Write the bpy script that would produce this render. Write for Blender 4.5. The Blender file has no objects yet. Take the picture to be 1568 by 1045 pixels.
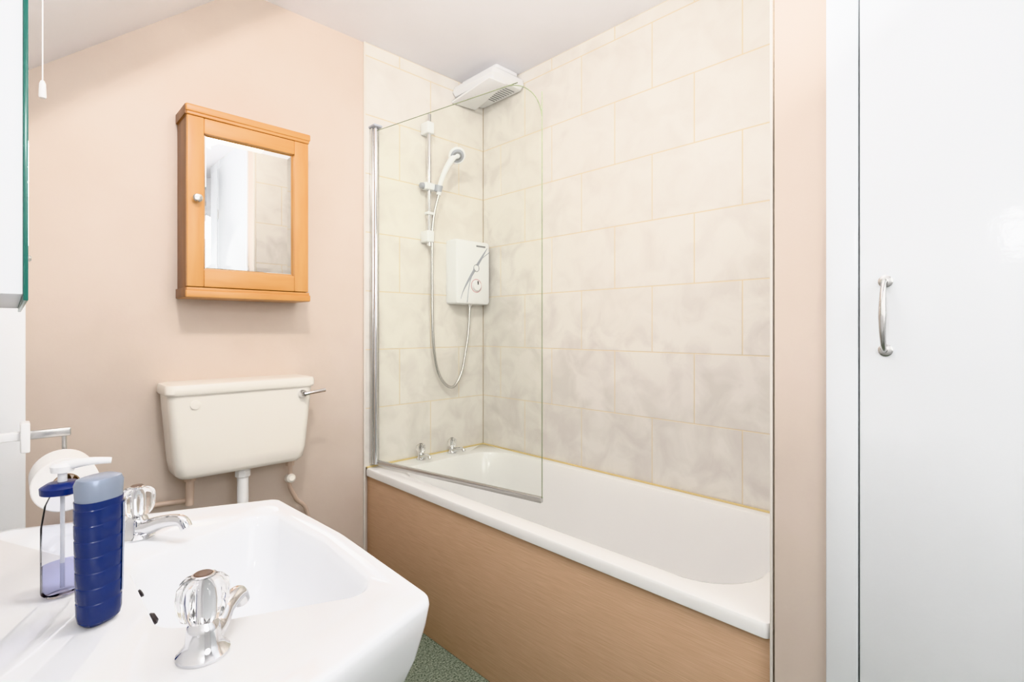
import bpy, bmesh, math, random
from mathutils import Vector, Matrix
random.seed(4)
HC=1.17; DA=2.09; DB=1.826; XF=1.126; YE=.387; ZC=HC+1.275; YB=-1.0
sc=bpy.context.scene

def lin(c):
    return tuple(((v/255)/12.92 if v/255<=.04045 else ((v/255+.055)/1.055)**2.4) for v in c)+(1,)
def mat(name,col,rough=.5,metal=0,**k):
    m=bpy.data.materials.new(name); m.use_nodes=True
    b=m.node_tree.nodes['Principled BSDF']
    b.inputs['Base Color'].default_value=lin(col); b.inputs['Roughness'].default_value=rough
    b.inputs['Metallic'].default_value=metal
    for kk,v in k.items(): b.inputs[kk.replace('_',' ')].default_value=v
    return m
def noisy(m,c1,c2,scale=5,stretch=(1,1,1),detail=4,lo=.35,hi=.65,bump=0,bscale=None,dist=0,bdist=.002):
    nt=m.node_tree; N=nt.nodes; L=nt.links; b=N['Principled BSDF']
    tc=N.new('ShaderNodeTexCoord'); mp=N.new('ShaderNodeMapping'); mp.inputs['Scale'].default_value=stretch
    n=N.new('ShaderNodeTexNoise'); n.inputs['Scale'].default_value=scale; n.inputs['Detail'].default_value=detail; n.inputs['Distortion'].default_value=dist
    r=N.new('ShaderNodeValToRGB'); r.color_ramp.elements[0].position=lo; r.color_ramp.elements[1].position=hi
    r.color_ramp.elements[0].color=lin(c1); r.color_ramp.elements[1].color=lin(c2)
    L.new(tc.outputs['Object'],mp.inputs[0]); L.new(mp.outputs[0],n.inputs['Vector']); L.new(n.outputs['Fac'],r.inputs[0]); L.new(r.outputs[0],b.inputs['Base Color'])
    if bump:
        n2=N.new('ShaderNodeTexNoise'); n2.inputs['Scale'].default_value=bscale or scale; n2.inputs['Detail'].default_value=3
        L.new(mp.outputs[0],n2.inputs['Vector'])
        bp=N.new('ShaderNodeBump'); bp.inputs['Strength'].default_value=bump; bp.inputs['Distance'].default_value=bdist
        L.new(n2.outputs['Fac'],bp.inputs['Height']); L.new(bp.outputs[0],b.inputs['Normal'])
    return m
M_wall=noisy(mat('wall_pink',(216,202,190),.5),(209,193,180),(216,201,189),3,bump=.15,bscale=60)
M_white=noisy(mat('white_paint',(240,241,243),.5),(238,239,241),(243,243,244),3,bump=.1,bscale=40)
M_ceil=noisy(mat('ceiling_white',(240,239,239),.8),(240,238,240),(243,241,243),3)
M_door=noisy(mat('door_gloss',(228,230,233),.13),(228,230,232),(232,234,236),3,bump=.3,bscale=38,bdist=.0015)
M_tile=noisy(mat('tile_ceramic',(236,231,222),.18),(222,216,209),(236,231,224),8,detail=12,lo=.34,hi=.6,dist=.7)
M_grout=mat('grout',(228,213,186),.7)
M_trim=mat('edge_trim',(232,226,218),.5)
M_bath=mat('bath_acrylic',(241,240,238),.12)
M_seal=mat('sealant',(224,202,148),.5)
M_panel=noisy(mat('wood_panel',(205,168,132),.42),(206,170,138),(222,188,158),10,(40,1.3,50),6,.3,.7,bump=.1)
M_floor=noisy(mat('carpet_green',(110,122,108),.95),(80,92,80),(160,170,152),160,bump=.8,bscale=200)
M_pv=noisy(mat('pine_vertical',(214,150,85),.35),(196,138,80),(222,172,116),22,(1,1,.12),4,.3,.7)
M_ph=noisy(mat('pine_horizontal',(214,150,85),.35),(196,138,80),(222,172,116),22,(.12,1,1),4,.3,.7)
M_pine_shade=noisy(mat('pine_side_shaded',(160,106,60),.4),(128,86,50),(156,108,66),22,(1,1,.12),4,.3,.7)  # same pine, darkened: shade of the cabinet side put into the colour
M_chrome=mat('chrome',(225,225,226),.08,1)
M_brush=mat('satin_chrome',(205,204,202),.25,1)
M_mirror=mat('mirror_silver',(244,245,245),.01,1)
M_gedge=mat('mirror_green_edge',(52,118,106),.2)
M_porc=mat('porcelain',(235,236,238),.07)
M_cream=mat('cistern_plastic',(247,242,234),.2)
M_plast=mat('white_plastic',(240,240,240),.3)
M_lgrey=mat('grey_plastic',(176,178,184),.35)
M_dark=mat('dark',(60,54,54),.3)
M_amber=mat('tap_index',(90,66,52),.25)
M_slot=mat('slot_grey',(150,150,150),.5)
M_pink=mat('painted_pipe',(210,188,172),.45)
M_blue=mat('blue_plastic',(36,52,106),.22)
M_navy=mat('blue_cap',(28,46,110),.25)
M_silver=mat('silver_cap',(146,156,172),.25,.2)
M_label=mat('label_white',(150,158,180),.4)
M_paper=noisy(mat('tissue_paper',(244,242,240),.95),(240,238,236),(247,245,243),20,bump=.3,bscale=120)
M_card=mat('cardboard',(170,140,110),.9)
M_clear=mat('clear_acrylic',(255,255,255),.03,Transmission_Weight=1.0,IOR=1.45)
M_red=mat('red_print',(206,140,142),.4)
def glassmat(name,tint,ior=1.3):
    m=bpy.data.materials.new(name); m.use_nodes=True; nt=m.node_tree; N=nt.nodes; L=nt.links
    for n in list(N): N.remove(n)
    o=N.new('ShaderNodeOutputMaterial'); t=N.new('ShaderNodeBsdfTransparent'); t.inputs[0].default_value=tint
    g=N.new('ShaderNodeBsdfGlossy'); g.inputs['Roughness'].default_value=.01
    f=N.new('ShaderNodeFresnel'); f.inputs[0].default_value=ior
    mx=N.new('ShaderNodeMixShader'); L.new(f.outputs[0],mx.inputs[0]); L.new(t.outputs[0],mx.inputs[1]); L.new(g.outputs[0],mx.inputs[2]); L.new(mx.outputs[0],o.inputs[0])
    return m
M_glass=glassmat('screen_glass',(.966,.980,.950,1),1.12)
M_gl_edge=mat('glass_edge',(140,148,118),.15)
M_bottle=glassmat('clear_bottle',(.93,.94,.97,1),1.15)
M_violet=glassmat('soap_liquid',(.80,.81,.94,1),1.1)

# ---------- mesh helpers
def mk(name,verts,faces,m,smooth=0,parent=None):
    me=bpy.data.meshes.new(name); me.from_pydata([tuple(v) for v in verts],[],faces); me.materials.append(m)
    bm=bmesh.new(); bm.from_mesh(me); bmesh.ops.recalc_face_normals(bm,faces=bm.faces); bm.to_mesh(me); bm.free()
    if smooth:
        for p in me.polygons: p.use_smooth=True
        me.set_sharp_from_angle(angle=math.radians(smooth))
    o=bpy.data.objects.new(name,me); sc.collection.objects.link(o)
    if parent: adopt(o,parent)
    return o
def group(name,loc):
    e=bpy.data.objects.new(name,None); e.empty_display_size=.05; e.location=loc; sc.collection.objects.link(e); return e
def adopt(o,p):
    o.parent=p; o.matrix_parent_inverse=Matrix.Translation(-Vector(p.location))
def box(name,a,b,m,bev=0,parent=None,seg=3):
    x0,y0,z0=a; x1,y1,z1=b
    v=[(x,y,z) for x in (x0,x1) for y in (y0,y1) for z in (z0,z1)]
    f=[(0,1,3,2),(4,6,7,5),(0,4,5,1),(2,3,7,6),(0,2,6,4),(1,5,7,3)]
    o=mk(name,v,f,m,parent=parent)
    if bev: bevel(o,bev,seg)
    return o
def bevel(o,w,seg=3):
    bm=bmesh.new(); bm.from_mesh(o.data)
    bmesh.ops.bevel(bm,geom=bm.edges[:],offset=w,segments=seg,profile=.5,affect='EDGES')
    bm.to_mesh(o.data); bm.free()
    for p in o.data.polygons: p.use_smooth=True
    o.data.set_sharp_from_angle(angle=math.radians(35))
def loft(name,rings,m,cap0=False,cap1=False,smooth=40,parent=None):
    n=len(rings[0]); v=[p for r in rings for p in r]; f=[]
    for i in range(len(rings)-1):
        for j in range(n):
            k=(j+1)%n; f.append((i*n+j,i*n+k,(i+1)*n+k,(i+1)*n+j))
    if cap0: f.append(tuple(range(n)))
    if cap1: f.append(tuple(range((len(rings)-1)*n,len(rings)*n)))
    return mk(name,v,f,m,smooth,parent)
def frame(d):
    d=Vector(d).normalized(); a=Vector((0,0,1)) if abs(d.z)<.95 else Vector((0,1,0))
    u=d.cross(a).normalized(); return u,d.cross(u).normalized(),d
def lathe(name,org,axis,prof,m,seg=32,lobes=0,amp=0,parent=None,smooth=40,sx=1,sy=1):
    u,w,d=frame(axis); O=Vector(org); R=[]
    for r,h in prof:
        ring=[]
        for j in range(seg):
            a=2*math.pi*j/seg; rr=r*(1+(amp*math.cos(lobes*a) if lobes else 0))
            ring.append(O+u*rr*sx*math.cos(a)+w*rr*sy*math.sin(a)+d*h)
        R.append(ring)
    return loft(name,R,m,True,True,smooth,parent)
def tube(name,pts,rad,m,parent=None,seg=12,steps=10):
    P=[Vector(p) for p in pts]; rs=rad if isinstance(rad,(list,tuple)) else [rad]*len(P)
    C=[];RR=[]
    if len(P)==2: C=P;RR=rs
    else:
        for i in range(len(P)-1):
            p0=P[max(i-1,0)];p1=P[i];p2=P[i+1];p3=P[min(i+2,len(P)-1)]
            for s in range(steps):
                t=s/steps
                C.append(.5*((2*p1)+(p2-p0)*t+(2*p0-5*p1+4*p2-p3)*t*t+(3*p1-p0-3*p2+p3)*t**3)); RR.append(rs[i]*(1-t)+rs[i+1]*t)
        C.append(P[-1]);RR.append(rs[-1])
    rings=[];u=None
    for i,c in enumerate(C):
        d=(C[min(i+1,len(C)-1)]-C[max(i-1,0)]).normalized()
        if u is None: u,_,_=frame(d)
        u=(u-d*u.dot(d)).normalized(); w=d.cross(u)
        rings.append([c+(u*math.cos(2*math.pi*j/seg)+w*math.sin(2*math.pi*j/seg))*RR[i] for j in range(seg)])
    return loft(name,rings,m,True,True,50,parent)
def rpoly(pts,rad,z,n=10):
    out=[];k=len(pts)
    for i in range(k):
        p=Vector(pts[i]); a=Vector(pts[i-1]); b=Vector(pts[(i+1)%k])
        d1=(a-p);d2=(b-p);l1=d1.length;l2=d2.length;d1/=l1;d2/=l2
        ang=math.acos(max(-1,min(1,d1.dot(d2)))); r=rad[i]
        t=min(r/math.tan(ang/2) if ang<3.1 else r,.48*min(l1,l2)); w=math.sin(ang/2)
        A=p+d1*t;B=p+d2*t
        for s in range(n):
            q=s/(n-1); a0=(1-q)**2;a1=2*q*(1-q)*w;a2=q*q
            c=(A*a0+p*a1+B*a2)/(a0+a1+a2); out.append(Vector((c.x,c.y,z)))
    return out
def rrect(x0,x1,y0,y1,r,z,n=10): return rpoly([(x0,y0),(x1,y0),(x1,y1),(x0,y1)],[r]*4,z,n)
def prism(name,poly,axis,a,b,m,bev=0,parent=None,smooth=0):
    def P(p,t):
        return {'y':(p[0],t,p[1]),'z':(p[0],p[1],t),'x':(t,p[0],p[1])}[axis]
    n=len(poly); v=[P(p,a) for p in poly]+[P(p,b) for p in poly]
    f=[tuple(range(n)),tuple(range(n,2*n))]+[(i,(i+1)%n,n+(i+1)%n,n+i) for i in range(n)]
    o=mk(name,v,f,m,smooth,parent)
    if bev: bevel(o,bev)
    return o
def R(z): return HC+z

# ---------- room shell
XW=-.022
box('floor',(-.1,YB-.1,-.05),(DB+.1,DA+.1,0),M_floor)
box('ceiling',(-.1,YB-.1,ZC),(DB+.1,DA+.1,ZC+.05),M_ceil)
w_back=box('wall_back',(-.1,DA,-.05),(DB+.1,DA+.1,ZC+.05),M_wall)
w_right=box('wall_right',(DB,YE-.1,-.05),(DB+.1,DA+.1,ZC+.05),M_wall)
box('wall_left',(-.1,YB-.1,-.05),(XW,DA,ZC+.05),M_white)
box('wall_left_boxing',(XW,1.72,0),(.0275,DA,R(.76)),M_white,.002)
box('wall_front',(-.1,YB-.1,-.05),(XF+.1,YB,ZC+.05),M_white)
w_end=box('wall_alcove_end',(XF,.2805,0),(DB,YE-.008,ZC),M_wall)
box('wall_cupboard',(XF+.041,YB,0),(XF+.1,.28,ZC),M_white)
prism('ceiling_slope',[(-.08,HC+.735-.08*.87),(.621,ZC-.0005),(.621,ZC+.02),(-.08,ZC+.02)],'y',1.52,DA,M_ceil)

W=.351;H=.2614;G=.0034;Z0=R(-.612)
def tiling(par,u0,u1,joint,conv):
    V=[];F=[];
    def add(a0,a1,b0,b1,t0,t1,ins=.001):
        i=len(V)
        V.extend([conv(a0,b0,t0),conv(a1,b0,t0),conv(a1,b1,t0),conv(a0,b1,t0)])
        V.extend([conv(a0,b0,t1-ins),conv(a1,b0,t1-ins),conv(a1,b1,t1-ins),conv(a0,b1,t1-ins)])
        V.extend([conv(a0+ins,b0+ins,t1),conv(a1-ins,b0+ins,t1),conv(a1-ins,b1-ins,t1),conv(a0+ins,b1-ins,t1)])
        for s in (0,4):
            for j in range(4):
                k=(j+1)%4; F.append((i+s+j,i+s+k,i+s+4+k,i+s+4+j))
        F.append((i+8,i+9,i+10,i+11)); F.append((i,i+3,i+2,i+1))
    row=0;z=Z0
    while z<ZC-.01:
        z1=min(z+H,ZC); off=joint+(W/2 if row%2 else 0)
        k=math.floor((u0-off)/W); x=off+k*W
        while x<u1-.005:
            a=max(x,u0);b=min(x+W,u1)
            if b-a>.008: add(a+G/2,b-G/2,z+G/2,z1-G/2,.001,.008)
            x+=W
        z+=H;row+=1
    mk('ceramic_tiles',V,F,M_tile,parent=par)
    V=[];F=[];add(u0,u1,Z0,ZC,.0003,.0072,.0001); mk('grout_bed',V,F,M_grout,parent=par)
tiling(w_back,XF,DB-.008,XF,lambda u,z,t:(u,DA-t,z))
tiling(w_right,YE,DA-.008,.717,lambda u,z,t:(DB-t,u,z))
tiling(w_end,XF+.012,DB-.008,XF,lambda u,z,t:(u,YE-.008+t,z))
box('trim_1',(XF-.007,DA-.012,.0),(XF,DA,ZC),M_trim,.002)
box('trim_2',(XF-.002,YE-.004,.0),(XF+.012,YE+.001,ZC),M_trim,.001)

# cupboard frame and doors
g=group('door_frame',(XF,0,1.2))
box('jamb',(XF-.010,.232,0),(XF+.04,.284,ZC),M_door,.003,g)
box('middle_post',(XF-.002,-.41,0),(XF+.04,-.37,ZC),M_door,.003,g)
def cupdoor(nm,y0,y1,hy):
    g=group(nm,(XF,(y0+y1)/2,1.1))
    box('slab',(XF-.008,y0,.02),(XF+.034,y1,2.38),M_door,.004,g)
    box('top_filler',(XF,y0,2.385),(XF+.034,y1,ZC),M_door,.002,g)
    zt=R(.086);zb=R(-.037);x=XF-.008
    h=[(x,hy,zt),(x-.015,hy,zt-.003),(x-.026,hy,zt-.03),(x-.028,hy,(zt+zb)/2),(x-.026,hy,zb+.03),(x-.015,hy,zb+.003),(x,hy,zb)]
    tube('pull_handle',h,[.004,.004,.005,.0062,.005,.004,.004],M_brush,g,16)
    for zz in (zt,zb): lathe('handle_rose',(x,hy,zz),(-1,0,0),[(.011,0),(.011,.002),(.008,.004)],M_brush,24,parent=g)
    for zz in (.4,2.0): lathe('hinge',(x-.001,(y0 if hy>(y0+y1)/2 else y1),zz),(0,0,1),[(.005,0),(.005,.07)],M_brush,12,parent=g)
cupdoor('door_1',-.368,.230,.19)
cupdoor('door_2',-.99,-.412,-.66)

# ---------- bath
g=group('bathtub',(1.476,1.24,.56))
zt=R(-.612)
def br(x0,x1,y0,y1,r,z): return rrect(x0,x1,y0,y1,r,z,12)
rings=[br(1.134,1.8,.40,2.05,.01,zt-.036),br(XF+.001,DB-.01,YE+.004,DA-.01,.012,zt-.034),br(XF,DB-.009,YE+.003,DA-.009,.012,zt-.010),
 br(XF+.003,DB-.01,YE+.004,DA-.01,.014,zt-.003),br(XF+.009,DB-.012,YE+.008,DA-.012,.02,zt-.001),
 br(XF+.06,DB-.05,.47,1.975,.16,zt-.0005),br(XF+.068,DB-.055,.478,1.967,.16,zt-.003),br(XF+.076,DB-.06,.486,1.96,.16,zt-.014),
 br(XF+.10,DB-.075,.53,1.95,.16,zt-.12),br(XF+.125,DB-.10,.60,1.93,.15,zt-.25),br(XF+.15,DB-.125,.67,1.905,.13,zt-.34),
 br(XF+.18,DB-.155,.73,1.87,.10,zt-.378),br(XF+.23,DB-.20,.80,1.80,.08,zt-.39)]
loft('tub_shell',rings,M_bath,False,True,35,g)
box('front_panel',(XF+.012,YE+.002,.001),(XF+.026,DA-.004,zt-.03),M_panel,.001,g)
tube('sealant_side',[(DB-.013,YE+.01,zt+.001),(DB-.013,DA-.013,zt+.001)],.0045,M_seal,g,8)
tube('sealant_end',[(XF+.005,DA-.013,zt+.001),(DB-.013,DA-.013,zt+.001)],.0045,M_seal,g,8)
lathe('overflow',(1.475,1.966,zt-.075),(0,-1,.08),[(.034,0),(.034,.004),(.028,.008),(.012,.009)],M_chrome,28,parent=g)
lathe('waste',(1.475,1.72,zt-.3895),(0,0,1),[(.03,0),(.03,.002),(.02,.003)],M_chrome,28,parent=g)

def tap(name,x,y,z,dx,dy,s=1.0,L=.085,cap=M_amber,rise=1):
    g=group(name,(x,y,z)); d=Vector((dx,dy,0)).normalized()
    lathe('flange',(x,y,z),(0,0,1),[(.026*s,0),(.026*s,.003*s),(.021*s,.008*s),(.0175*s,.014*s),(.0165*s,.028*s),(.015*s,.033*s),(.012*s,.036*s),(.011*s,.041*s)],M_chrome,32,parent=g)
    o=Vector((x,y,z))
    pts=[o+Vector((0,0,.014*s)),o+d*.02*s+Vector((0,0,.018*s)),o+d*L*.55*s+Vector((0,0,.03*s*rise)),o+d*L*.88*s+Vector((0,0,.034*s*rise)),o+d*L*s+Vector((0,0,.022*s*rise))]
    tube('spout',pts,[.014*s,.0135*s,.0105*s,.0095*s,.0095*s],M_chrome,g,16)
    lathe('crystal_head',(x,y,z+.038*s),(0,0,1),[(.013*s,0),(.020*s,.003*s),(.0235*s,.012*s),(.025*s,.028*s),(.0235*s,.038*s),(.018*s,.044*s),(.012*s,.046*s)],M_clear,64,8,.07,parent=g,smooth=60)
    lathe('head_core',(x,y,z+.0385*s),(0,0,1),[(.008*s,0),(.007*s,.034*s),(.004*s,.040*s)],M_chrome,20,parent=g)
    lathe('head_cap',(x,y,z+.0841*s),(0,0,1),[(.0115*s,0),(.0115*s,.0015*s),(.0095*s,.0025*s)],M_chrome,24,parent=g)
    lathe('cap_index',(x,y,z+.0866*s),(0,0,1),[(.0093*s,0),(.0085*s,.0008*s)],cap,24,parent=g)
tap('bath_tap',1.388,2.035,zt,-.1,-1,.85,.10)
tap('bath_tap',1.572,2.035,zt,.1,-1,.85,.10)

# ---------- shower screen
g=group('shower_screen',(1.17,2.07,1.3))
A=Vector((1.168,2.05)); B=Vector((1.318,1.20)); D=(B-A); Ls=D.length; D/=Ls; Nn=Vector((-D.y,D.x))
zb=R(-.585); ztp=R(.885); RC=.16
prof=[(0,zb),(Ls,zb),(Ls,ztp-RC)]
for i in range(1,17):
    a=math.pi/2*i/16; prof.append((Ls-RC+RC*math.cos(a),ztp-RC+RC*math.sin(a)))
prof.append((0,ztp))
def P3(u,z,t): q=A+D*u+Nn*t; return (q.x,q.y,z)
n=len(prof)
mk('glass_pane',[P3(u,z,0) for u,z in prof],[tuple(range(n))],M_glass,parent=g)
tube('glass_edge',[P3(u,z,0) for u,z in prof[1:]],.0017,M_gl_edge,g,6,3)
for nm,t0,t1,z0,z1,u0,u1 in (('bottom_rail',-.008,.008,zb-.016,zb+.004,-.01,Ls),('hinge_rail',-.010,.010,zb,ztp+.012,-.028,.0)):
    v=[P3(u,z,t) for u in (u0,u1) for t in (t0,t1) for z in (z0,z1)]
    o=mk(nm,v,[(0,1,3,2),(4,6,7,5),(0,4,5,1),(2,3,7,6),(0,2,6,4),(1,5,7,3)],M_brush,parent=g); bevel(o,.003)
box('wall_channel',(1.145,2.055,zb-.012),(1.168,DA-.009,ztp+.01),M_brush,.003,g)
tube('pivot_tube',[(1.16,2.052,zb-.012),(1.16,2.052,ztp+.015)],.009,M_chrome,g,16)
box('top_cap',(1.14,2.03,ztp+.010),(1.182,DA-.009,ztp+.02),M_lgrey,.003,g)

# ---------- shower rail + handset
g=group('shower_riser_rail',(1.435,2.05,1.9)); xr=1.435; yr=2.035
tube('rail',[(xr,yr,R(.40)),(xr,yr,R(1.03))],.0095,M_chrome,g,20)
for zz in (R(.965),R(.445)):
    box('bracket',(xr-.02,yr-.016,zz-.028),(xr+.02,DA-.009,zz+.028),M_plast,.007,g)
box('soap_ring',(xr-.018,yr-.015,R(.548)),(xr+.018,yr+.015,R(.562)),M_plast,.004,g)
box('slider',(xr-.035,yr-.02,R(.665)),(xr+.03,yr+.018,R(.70)),M_plast,.008,g)
lathe('slider_knob',(xr-.03,yr,R(.682)),(-1,0,0),[(.014,0),(.016,.006),(.013,.02)],M_lgrey,20,parent=g)
tube('handset_handle',[(1.468,2.005,R(.645)),(1.472,1.995,R(.70)),(1.485,1.975,R(.76)),(1.51,1.955,R(.815)),(1.53,1.945,R(.835))],[.011,.012,.013,.016,.014],M_plast,g,16)
lathe('cradle',(1.466,2.008,R(.66)),(.1,-.2,1),[(.017,0),(.019,.03)],M_lgrey,20,parent=g)
hd=(-.25,-.75,-.62)
lathe('spray_head',(1.532,1.95,R(.84)),hd,[(.012,-.016),(.03,-.010),(.04,.004),(.042,.014),(.038,.018)],M_plast,36,parent=g)
hv=Vector(hd).normalized()
lathe('spray_face',Vector((1.532,1.95,R(.84)))+hv*.018,hd,[(.033,0),(.031,.0015)],M_lgrey,36,parent=g)
lathe('spray_ring',Vector((1.532,1.95,R(.84)))+hv*.0195,hd,[(.022,0),(.019,.0015)],M_slot,36,parent=g)
lathe('spray_centre',Vector((1.532,1.95,R(.84)))+hv*.021,hd,[(.012,0),(.010,.0015)],M_plast,36,parent=g)

g=group('electric_shower_unit',(1.68,2.04,R(.29)))
tube('shower_hose',[(1.468,2.005,R(.645)),(1.452,2.03,R(.50)),(1.455,2.04,R(.2)),(1.462,2.04,R(-.05)),(1.485,2.04,R(-.19)),(1.53,2.04,R(-.265)),(1.585,2.04,R(-.285)),(1.635,2.04,R(-.22)),(1.665,2.04,R(-.10)),(1.682,2.04,R(0)),(1.69,2.04,R(.13))],.0068,M_brush,g,12,12)
ux0,ux1,uz0,uz1=1.572,1.795,R(.128),R(.452)
def fr(i,y):
    return [Vector((p.x,y,p.y)) for p in rrect(ux0+i,ux1-i,uz0+i,uz1-i,.014,0,6)]
loft('housing',[fr(0,DA-.009),fr(0,2.015),fr(.004,2.005),fr(.014,2.0)],M_plast,True,True,30,g)
yf=1.999
V=[];F=[]
for i in range(17):
    t=i/16; xa=1.598+.175*t; za=uz0+.025+.27*t**.75; wd_=.010*math.sin(math.pi*min(1,t*1.0))+.002
    V+= [(xa,yf+.0006,za),(xa+wd_,yf+.0006,za-wd_*.9)]
for i in range(16): F.append((2*i,2*i+1,2*i+3,2*i+2))
mk('swoosh_print',V,F,M_lgrey,parent=g)
tube('swoosh_line',[(1.64,yf,uz0+.01),(1.66,yf,uz0+.12),(1.72,yf,uz0+.22),(1.79,yf,uz0+.275)],.0016,M_lgrey,g,8)
lathe('temperature_dial',(1.70,2.001,uz0+.095),(0,-1,0),[(.028,0),(.027,.006),(.024,.012),(.010,.014)],M_plast,36,parent=g)
tube('dial_ring',[(1.70+.033*math.cos(a*math.pi/8),yf+.0005,uz0+.095+.033*math.sin(a*math.pi/8)) for a in range(17)],.0012,M_red,g,6,3)
box('dial_mark',(1.698,1.984,uz0+.10),(1.702,1.988,uz0+.118),M_dark,0,g)
lathe('power_button',(1.70,2.001,uz0+.185),(0,-1,0),[(.015,0),(.014,.004),(.006,.005)],M_plast,28,parent=g)
tube('button_ring',[(1.70+.018*math.cos(a*math.pi/8),yf+.0005,uz0+.185+.018*math.sin(a*math.pi/8)) for a in range(17)],.0013,M_slot,g,6,3)
box('nameplate',(1.70,1.9985,uz1-.03),(1.76,2.0,uz1-.022),M_slot,0,g)
lathe('outlet',(1.69,2.04,uz0-.012),(0,0,1),[(.011,0),(.012,.014)],M_chrome,20,parent=g)

# ---------- extractor fan
g=group('extractor_fan',(1.72,1.93,R(1.22)))
zc=ZC-.001
def q(x0,x1,y0,y1,z,r=.012): return rrect(x0,x1,y0,y1,r,z,6)
loft('mounting_box',[q(1.665,1.812,1.81,2.078,zc),q(1.665,1.812,1.81,2.078,zc-.035)],M_plast,True,True,30,g)
loft('body',[q(1.655,1.814,1.80,2.079,zc-.022),q(1.615,1.815,1.775,2.08,zc-.044),q(1.605,1.815,1.768,2.08,zc-.070),q(1.62,1.812,1.785,2.078,zc-.090),q(1.64,1.80,1.80,2.065,zc-.094)],M_plast,True,True,30,g)
v=[(1.600,1.79,zc-.097),(1.70,1.78,zc-.099),(1.745,2.06,zc-.126),(1.600,2.075,zc-.126),(1.600,1.79,zc-.089),(1.70,1.78,zc-.091),(1.745,2.06,zc-.116),(1.600,2.075,zc-.116)]
o=mk('flap',v,[(0,1,2,3),(4,7,6,5),(0,4,5,1),(1,5,6,2),(2,6,7,3),(3,7,4,0)],M_plast,parent=g); bevel(o,.003)
for i in range(9):
    y=1.815+i*.018
    box('grille_slot_%d'%(i+1),(1.73,y,zc-.0955),(1.79,y+.006,zc-.0935),M_slot,0,g)

# ---------- mirror cabinet
g=group('bathroom_mirror_cabinet',(.616,2.02,R(.43)))
x0,x1,yf,zb_,zt_=.412,.822,1.953,R(.107),R(.746)
box('carcass',(x0+.004,yf+.02,zb_+.02),(x1-.004,DA-.001,zt_-.02),M_pine_shade,.002,g)
box('crown_moulding',(x0,yf-.004,zt_-.024),(x1+.003,DA-.001,zt_),M_ph,.004,g)
box('crown_step',(x0+.003,yf,zt_-.034),(x1,DA-.001,zt_-.022),M_ph,.003,g)
box('base_moulding',(x0,yf-.004,zb_),(x1+.003,DA-.001,zb_+.024),M_ph,.004,g)
box('base_step',(x0+.003,yf,zb_+.022),(x1,DA-.001,zb_+.034),M_ph,.003,g)
for zz in (zt_-.034,zb_): box('side_shade_strip',(x0-.001,yf+.004,zz+.001),(x0+.004,DA-.001,zz+.033),M_pine_shade,.001,g)  # thin strips over the moulding ends, coloured dark as painted side shade
a,b=zb_+.036,zt_-.036
mx0,mx1,mz0,mz1=.470,.760,R(.205),R(.655)
box('stile_lock',(x0+.004,yf,a),(mx0-.004,yf+.02,b),M_pv,.003,g)
box('stile_hinge',(mx1+.006,yf,a),(x1-.004,yf+.02,b),M_pv,.003,g)
box('rail_top',(mx0-.004,yf+.0005,mz1+.004),(mx1+.006,yf+.02,b),M_ph,.003,g)
box('rail_bottom',(mx0-.004,yf+.0005,a),(mx1+.006,yf+.02,mz0-.004),M_ph,.003,g)
rg=[[Vector((x,y,z)) for x,z in ((mx0-i,mz0-i),(mx1+i,mz0-i),(mx1+i,mz1+i),(mx0-i,mz1+i))] for i,y in ((.006,yf+.014),(-.004,yf+.010),(-.018,yf+.0092))]
loft('bevelled_mirror',rg,M_mirror,False,True,0,g)
lathe('door_knob',(.443,yf,R(.435)),(0,-1,0),[(.008,0),(.006,.006),(.007,.010),(.013,.016),(.0145,.022),(.011,.028),(.004,.030)],M_brush,28,parent=g)

# ---------- toilet
g=group('toilet',(.595,1.9,.6))
cx=.594
def cr(hw,y0,y1,r,z,b=.0): return rrect(cx-hw,cx+hw,y0,y1,r,z,8)
zl=R(-.212)
loft('cistern_tank',[cr(.15,1.99,2.08,.02,R(-.497)),cr(.195,1.955,2.088,.03,R(-.494)),cr(.208,1.945,2.088,.03,R(-.48)),cr(.216,1.94,2.088,.03,R(-.44)),cr(.234,1.928,2.088,.03,zl)],M_cream,True,True,50,g)
loft('cistern_lid',[cr(.238,1.922,2.089,.03,zl-.002),cr(.242,1.918,2.089,.032,zl+.004),cr(.242,1.918,2.089,.032,zl+.024),cr(.238,1.922,2.089,.03,zl+.031),cr(.225,1.935,2.08,.03,zl+.034)],M_cream,True,True,35,g)
lathe('emblem',(.435,1.929,R(-.247)),(0,-1,0),[(.015,-.006),(.015,.0022),(.011,.0028)],M_cream,28,parent=g)
lathe('lever_boss',(.785,1.933,R(-.24)),(0,-1,0),[(.016,0),(.016,.012),(.010,.024)],M_chrome,24,parent=g)
tube('flush_lever',[(.785,1.908,R(-.24)),(.81,1.902,R(-.236)),(.86,1.90,R(-.230))],[.008,.0062,.0072],M_chrome,g,12)
lathe('flush_nut',(.6,2.0,R(-.53)),(0,0,1),[(.02,0),(.026,.004),(.026,.022),(.02,.034)],M_plast,8,parent=g,smooth=20)
tube('flush_pipe',[(.6,2.0,R(-.50)),(.6,2.0,R(-.70)),(.6,1.98,R(-.76)),(.6,1.93,.38)],.019,M_plast,g,20)
tube('overflow_pipe',[(.44,2.02,R(-.49)),(.44,2.03,R(-.60))],.013,M_pink,g,14)
lathe('overflow_nut',(.44,2.02,R(-.515)),(0,0,1),[(.019,0),(.019,.018)],M_pink,8,parent=g)
tube('overflow_run',[(.44,2.03,R(-.585)),(.40,2.06,R(-.59)),(.30,2.07,R(-.59)),(.05,2.07,R(-.60))],.009,M_pink,g,12)
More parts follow.
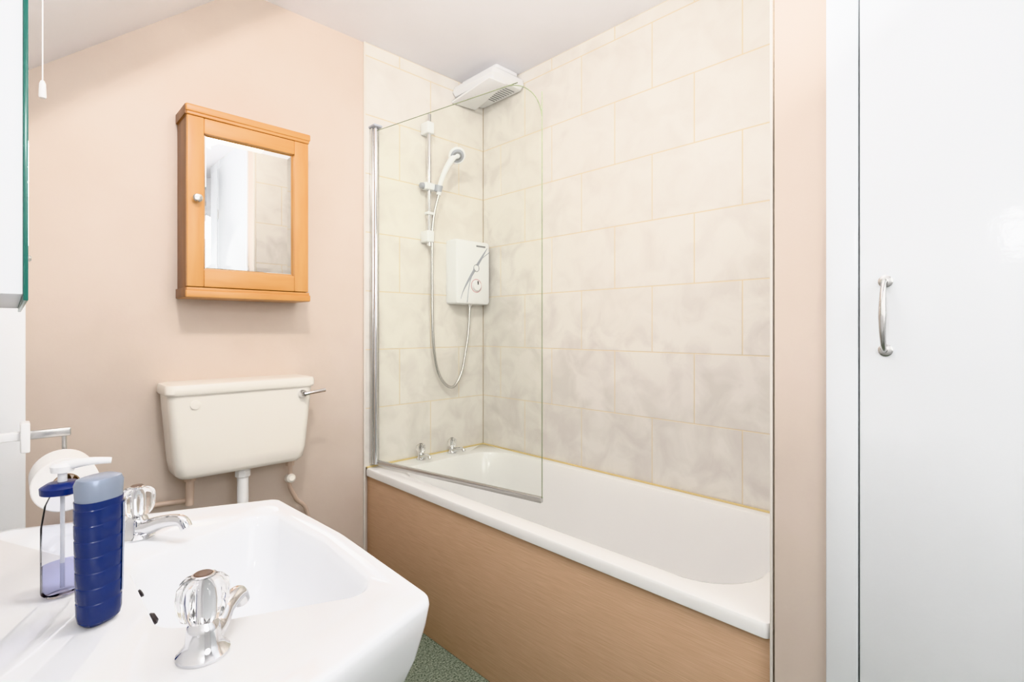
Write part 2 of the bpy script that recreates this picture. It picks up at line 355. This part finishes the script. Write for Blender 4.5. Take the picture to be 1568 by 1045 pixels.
tube('supply_pipe',[(.775,2.02,R(-.49)),(.775,2.02,R(-.56)),(.775,2.03,R(-.60)),(.81,2.05,R(-.67)),(.86,2.065,R(-.74)),(.88,2.07,R(-.95)),(.88,2.07,.0)],.008,M_pink,g,12)
lathe('supply_nut',(.775,2.02,R(-.525)),(0,0,1),[(.016,0),(.016,.02)],M_pink,8,parent=g)
lathe('isolation_valve',(.775,2.022,R(-.575)),(0,-1,.2),[(.017,-.012),(.017,.014),(.01,.022)],M_cream,16,parent=g)
def ov(cy,a,b,z,n=40): return [Vector((.6+a*math.cos(2*math.pi*i/n),cy+b*math.sin(2*math.pi*i/n)*(1.0),z)) for i in range(n)]
loft('bowl',[ov(1.70,.11,.20,.0),ov(1.70,.10,.19,.08),ov(1.69,.105,.19,.18),ov(1.67,.15,.22,.30),ov(1.66,.175,.24,.375),ov(1.66,.18,.245,.39),ov(1.66,.15,.21,.392),ov(1.67,.13,.19,.33),ov(1.68,.06,.09,.24)],M_porc,True,True,50,g)
loft('seat_lid',[ov(1.66,.182,.245,.393),ov(1.66,.19,.25,.40),ov(1.66,.19,.25,.42),ov(1.66,.17,.23,.43)],M_plast,True,True,50,g)

# ---------- wash basin
g=group('wash_basin',(.2,.83,R(-.4)))
OUT=[(-.0215,.42),(.396,.553),(.408,.83),(.396,1.10),(-.0215,1.27)]
IN=[(.125,.72),(.360,.617),(.374,.83),(.360,1.055),(.125,.945)]
cO=(.2,.83); cI=(.235,.83)
def sh(P,c,k,kb=None): 
    return [(p[0]+(c[0]-p[0])*(k if p[0]>.06 else (0 if kb is None else kb)),p[1]+(c[1]-p[1])*k) for p in P]
rO=[.02,.022,.4,.022,.02]; rI=[.05,.04,.4,.04,.05]
n=14
rings=[rpoly(sh(OUT,cO,.55),[.05]*5,R(-.585),n),rpoly(sh(OUT,cO,.30),rO,R(-.53),n),rpoly(sh(OUT,cO,.13),rO,R(-.485),n),rpoly(sh(OUT,cO,.055),rO,R(-.43),n),rpoly(sh(OUT,cO,.015),rO,R(-.385),n),
 rpoly(OUT,rO,R(-.359),n),rpoly(sh(OUT,cO,.005),rO,R(-.352),n),rpoly(sh(OUT,cO,.014),rO,R(-.3495),n),rpoly(sh(OUT,cO,.035),rO,R(-.350),n),
 rpoly(sh(IN,cI,-.035),rI,R(-.352),n),rpoly(sh(IN,cI,0),rI,R(-.357),n),rpoly(sh(IN,cI,.03,.03),rI,R(-.372),n),rpoly(sh(IN,cI,.08,.08),rI,R(-.41),n),
 rpoly(sh(IN,cI,.18,.18),rI,R(-.46),n),rpoly(sh(IN,cI,.4,.4),[.05]*5,R(-.492),n),rpoly(sh(IN,cI,.85,.85),[.02]*5,R(-.508),n)]
loft('basin_body',rings,M_porc,True,True,60,g)
loft('pedestal',[ [Vector((.12+.085*math.cos(a*math.pi/16)*k,.83+.09*math.sin(a*math.pi/16)*k,z)) for a in range(32)] for z,k in ((0,1.25),(.05,1.2),(.12,1),(.4,.95),(R(-.57),1.1))],M_porc,True,True,50,g)
lathe('waste',(.235,.83,R(-.5078)),(0,0,1),[(.021,0),(.021,.002),(.012,.003)],M_chrome,28,parent=g)
lathe('overflow_hole',(.132,.90,R(-.380)),(1,0,.5),[(.005,0),(.006,.004),(.004,.005)],M_dark,16,parent=g)
lathe('chain_stay',(.131,.80,R(-.375)),(1,0,.5),[(.008,-.002),(.008,.003),(.005,.006)],M_dark,20,parent=g)
tap('basin_tap',.150,.632,R(-.351),.72,.62,1.0,.068)
tap('basin_tap',.154,1.065,R(-.351),.55,-.8,1.0,.098)

# ---------- bottles
g=group('shampoo_bottle',(.078,.79,R(-.35)))
def br2(cx,cy,a,b,z,n=36,ang=.5):
    out=[]
    for i in range(n):
        t=2*math.pi*i/n; c=math.cos(t);s=math.sin(t); px=a*math.copysign(abs(c)**.8,c);py=b*math.copysign(abs(s)**.8,s)
        out.append(Vector((cx+px*math.cos(ang)-py*math.sin(ang),cy+px*math.sin(ang)+py*math.cos(ang),z)))
    return out
bx,by,bz=.077,.79,R(-.3495)
rg=[]
rg.append(br2(bx,by,.017,.013,bz));rg.append(br2(bx,by,.0205,.0165,bz+.004))
def wd(z): return .0215+.003*min(1,z/.12)
for i in range(7):
    z=.012+i*.0185
    for dz,k in ((0,1),(.0145,1),(.0155,.975),(.0170,.975)):
        zz=z+dz
        if zz<.142: rg.append(br2(bx,by,wd(zz)*k,.0185*k,bz+zz))
rg.append(br2(bx,by,.0245,.0185,bz+.147))
loft('body',rg,M_blue,True,True,25,g)
loft('cap',[br2(bx,by,.0235,.018,bz+.147),br2(bx,by,.0235,.018,bz+.149),br2(bx,by,.0245,.019,bz+.166),br2(bx,by,.022,.017,bz+.172),br2(bx,by,.017,.012,bz+.174)],M_silver,True,True,40,g)
V=[];F=[]
for r_,z in enumerate((.03,.06,.09,.12,.138)):
    for j in range(9):
        t=-.95+j*.11; c=math.cos(t);s=math.sin(t); aa=wd(z)+.0008; bb=.0193
        px=aa*math.copysign(abs(c)**.8,c);py=bb*math.copysign(abs(s)**.8,s)
        V.append((bx+px*math.cos(.5)-py*math.sin(.5),by+px*math.sin(.5)+py*math.cos(.5),bz+z))
for i in range(4):
    for j in range(8): F.append((i*9+j,i*9+j+1,i*9+j+10,i*9+j+9))
mk('label',V,F,M_label,50,g)
g=group('soap_dispenser',(.052,.90,R(-.35)))
sx,sy=.050,.905
loft('bottle',[br2(sx,sy,.018,.013,bz,ang=.3),br2(sx,sy,.022,.017,bz+.005,ang=.3),br2(sx,sy,.022,.017,bz+.09,ang=.3),br2(sx,sy,.018,.015,bz+.118,ang=.3),br2(sx,sy,.012,.011,bz+.132,ang=.3)],M_bottle,True,True,50,g)
loft('soap',[br2(sx,sy,.017,.012,bz+.002,ang=.3),br2(sx,sy,.0205,.0155,bz+.006,ang=.3),br2(sx,sy,.0205,.0155,bz+.04,ang=.3)],M_violet,True,True,50,g)
lathe('collar',(sx,sy,bz+.132),(0,0,1),[(.013,0),(.023,.002),(.0235,.010),(.016,.015),(.009,.016)],M_navy,32,parent=g)
lathe('pump_stem',(sx,sy,bz+.147),(0,0,1),[(.005,0),(.005,.012),(.012,.014),(.013,.022),(.009,.026)],M_plast,24,parent=g)
tube('nozzle',[(sx,sy,bz+.168),(sx+.025,sy-.012,bz+.172),(sx+.05,sy-.015,bz+.170)],[.007,.0055,.004],M_plast,g,12)
tube('dip_tube',[(sx,sy,bz+.008),(sx,sy,bz+.135)],.0025,M_plast,g,8)

# ---------- toilet roll + holder
g=group('toilet_roll_holder',(.05,1.33,R(-.2)))
hy=1.36
box('wall_bracket',(XW+.0005,hy-.008,R(-.212)),(.020,hy+.008,R(-.196)),M_plast,.002,g)
box('end_block',(.014,hy-.02,R(-.235)),(.028,hy+.02,R(-.178)),M_plast,.003,g)
box('arm',(.026,hy-.006,R(-.212)),(.088,hy+.006,R(-.196)),M_brush,.002,g)
tube('drop_rod',[(.078,hy,R(-.2)),(.078,hy,R(-.285))],.004,M_brush,g,10)
tube('spindle',[(.078,hy+.005,R(-.283)),(.078,hy-.115,R(-.283))],.006,M_brush,g,12)
ry=1.245; O=(.074,ry,R(-.285))
u=[(.021,0),(.047,0),(.049,.002),(.049,.098),(.047,.1),(.021,.1)]
rings=[]
for r,h in u+[(.0205,.1)]+[(.0205,0)]:
    rings.append([Vector((O[0]+r*math.cos(2*math.pi*j/48),O[1]+h,O[2]+r*math.sin(2*math.pi*j/48))) for j in range(48)])
g=group('toilet_roll',(.078,1.3,R(-.283)))
loft('paper',rings,M_paper,False,False,40,g)
loft('core',[[Vector((O[0]+r*math.cos(2*math.pi*j/32),O[1]+h,O[2]+r*math.sin(2*math.pi*j/32))) for j in range(32)] for r,h in ((.0204,.001),(.0204,.099),(.019,.099),(.019,.001),(.0204,.001))],M_card,parent=g)

# ---------- wall mirror (edge on) and pull cord
g=group('wall_mirror',(.005,1.1,R(.4)))
box('backing_board',(XW+.0003,.802,R(.04)),(.0107,1.348,R(.695)),M_white,.0008,g)
box('glass',(.0108,.80,R(.033)),(.0150,1.35,R(.70)),M_gedge,.0008,g)
box('silvered_face',(.0150,.805,R(.038)),(.0153,1.345,R(.695)),M_mirror,0,g)
for yy in (.87,1.31):
    for zz in (.088,.64): lathe('mirror_screw',(.0153,yy,R(zz)),(1,0,0),[(.006,0),(.006,.001),(.003,.004)],M_chrome,16,parent=g)
g=group('light_pull_cord',(.055,1.48,R(.9)))
px,py=.0495,1.47
tube('cord',[(px,py,R(.525)),(px,py,ZC-.03)],.0012,M_plast,g,8)
lathe('cord_handle',(px,py,R(.490)),(0,0,1),[(.0055,0),(.0065,.003),(.0055,.03),(.003,.036)],M_plast,20,parent=g)
lathe('switch_body',(px,py,ZC-.032),(0,0,1),[(.012,0),(.035,.008),(.035,.032)],M_plast,28,parent=g)

# ---------- lights
g=group('ceiling_light',(1.0,.70,ZC-.03))
M_em=mat('lamp_opal',(255,250,240),.4); b=M_em.node_tree.nodes['Principled BSDF']; b.inputs['Emission Color'].default_value=(1,.95,.88,1); b.inputs['Emission Strength'].default_value=6
lathe('opal_dome',(1.0,.70,ZC-.012),(0,0,-1),[(.11,0),(.108,.02),(.09,.045),(.05,.06),(.01,.064)],M_em,40,parent=g)
lathe('dome_base',(1.0,.70,ZC-.001),(0,0,-1),[(.12,0),(.12,.012)],M_plast,40,parent=g)
def area(name,loc,tgt,size,w,col=(1,1,1)):
    l=bpy.data.lights.new(name,'AREA'); l.energy=w; l.size=size; l.color=col; l.shape='DISK'
    o=bpy.data.objects.new(name,l); o.location=loc; o.rotation_euler=(Vector(tgt)-Vector(loc)).to_track_quat('-Z','Y').to_euler(); sc.collection.objects.link(o)
area('room_fill',(.5,-.85,1.65),(1.2,1.9,1.0),1.0,10,(1,.995,.99))  # added soft fill behind the camera, not a fitting of the room
area('ceiling_bounce_fill',(.65,.25,1.80),(.85,.7,2.45),.5,10,(1,.99,.985))  # added upward fill to brighten the ceiling, no real source
area('alcove_fill',(.80,.62,2.36),(1.5,1.55,.6),.45,3,(1,.985,.965))  # added fill to lift the bath tiles, no real fitting
area('slope_shadow_helper',(.30,.70,2.41),(.62,2.05,1.9),.12,11,(1,.99,.98))  # added source, casts the soft shadow band below the sloping ceiling
area('flash_light',(.02,.13,1.50),(1.0,.75,1.1),.12,1.8,(1,1,1))
w=bpy.data.worlds.new('world'); sc.world=w; w.use_nodes=True; w.node_tree.nodes['Background'].inputs[0].default_value=(.9,.95,1,1); w.node_tree.nodes['Background'].inputs[1].default_value=.6

# ---------- camera
c=bpy.data.cameras.new('camera'); o=bpy.data.objects.new('camera',c); sc.collection.objects.link(o)
c.sensor_width=36; c.lens=36*787/1568; c.clip_start=.01; c.shift_y=-17.5/1568
al=math.atan(769/787)
o.location=(0,0,HC); o.rotation_euler=(math.pi/2,0,-al)
sc.camera=o
sc.view_settings.view_transform='Khronos PBR Neutral'; sc.view_settings.exposure=.2
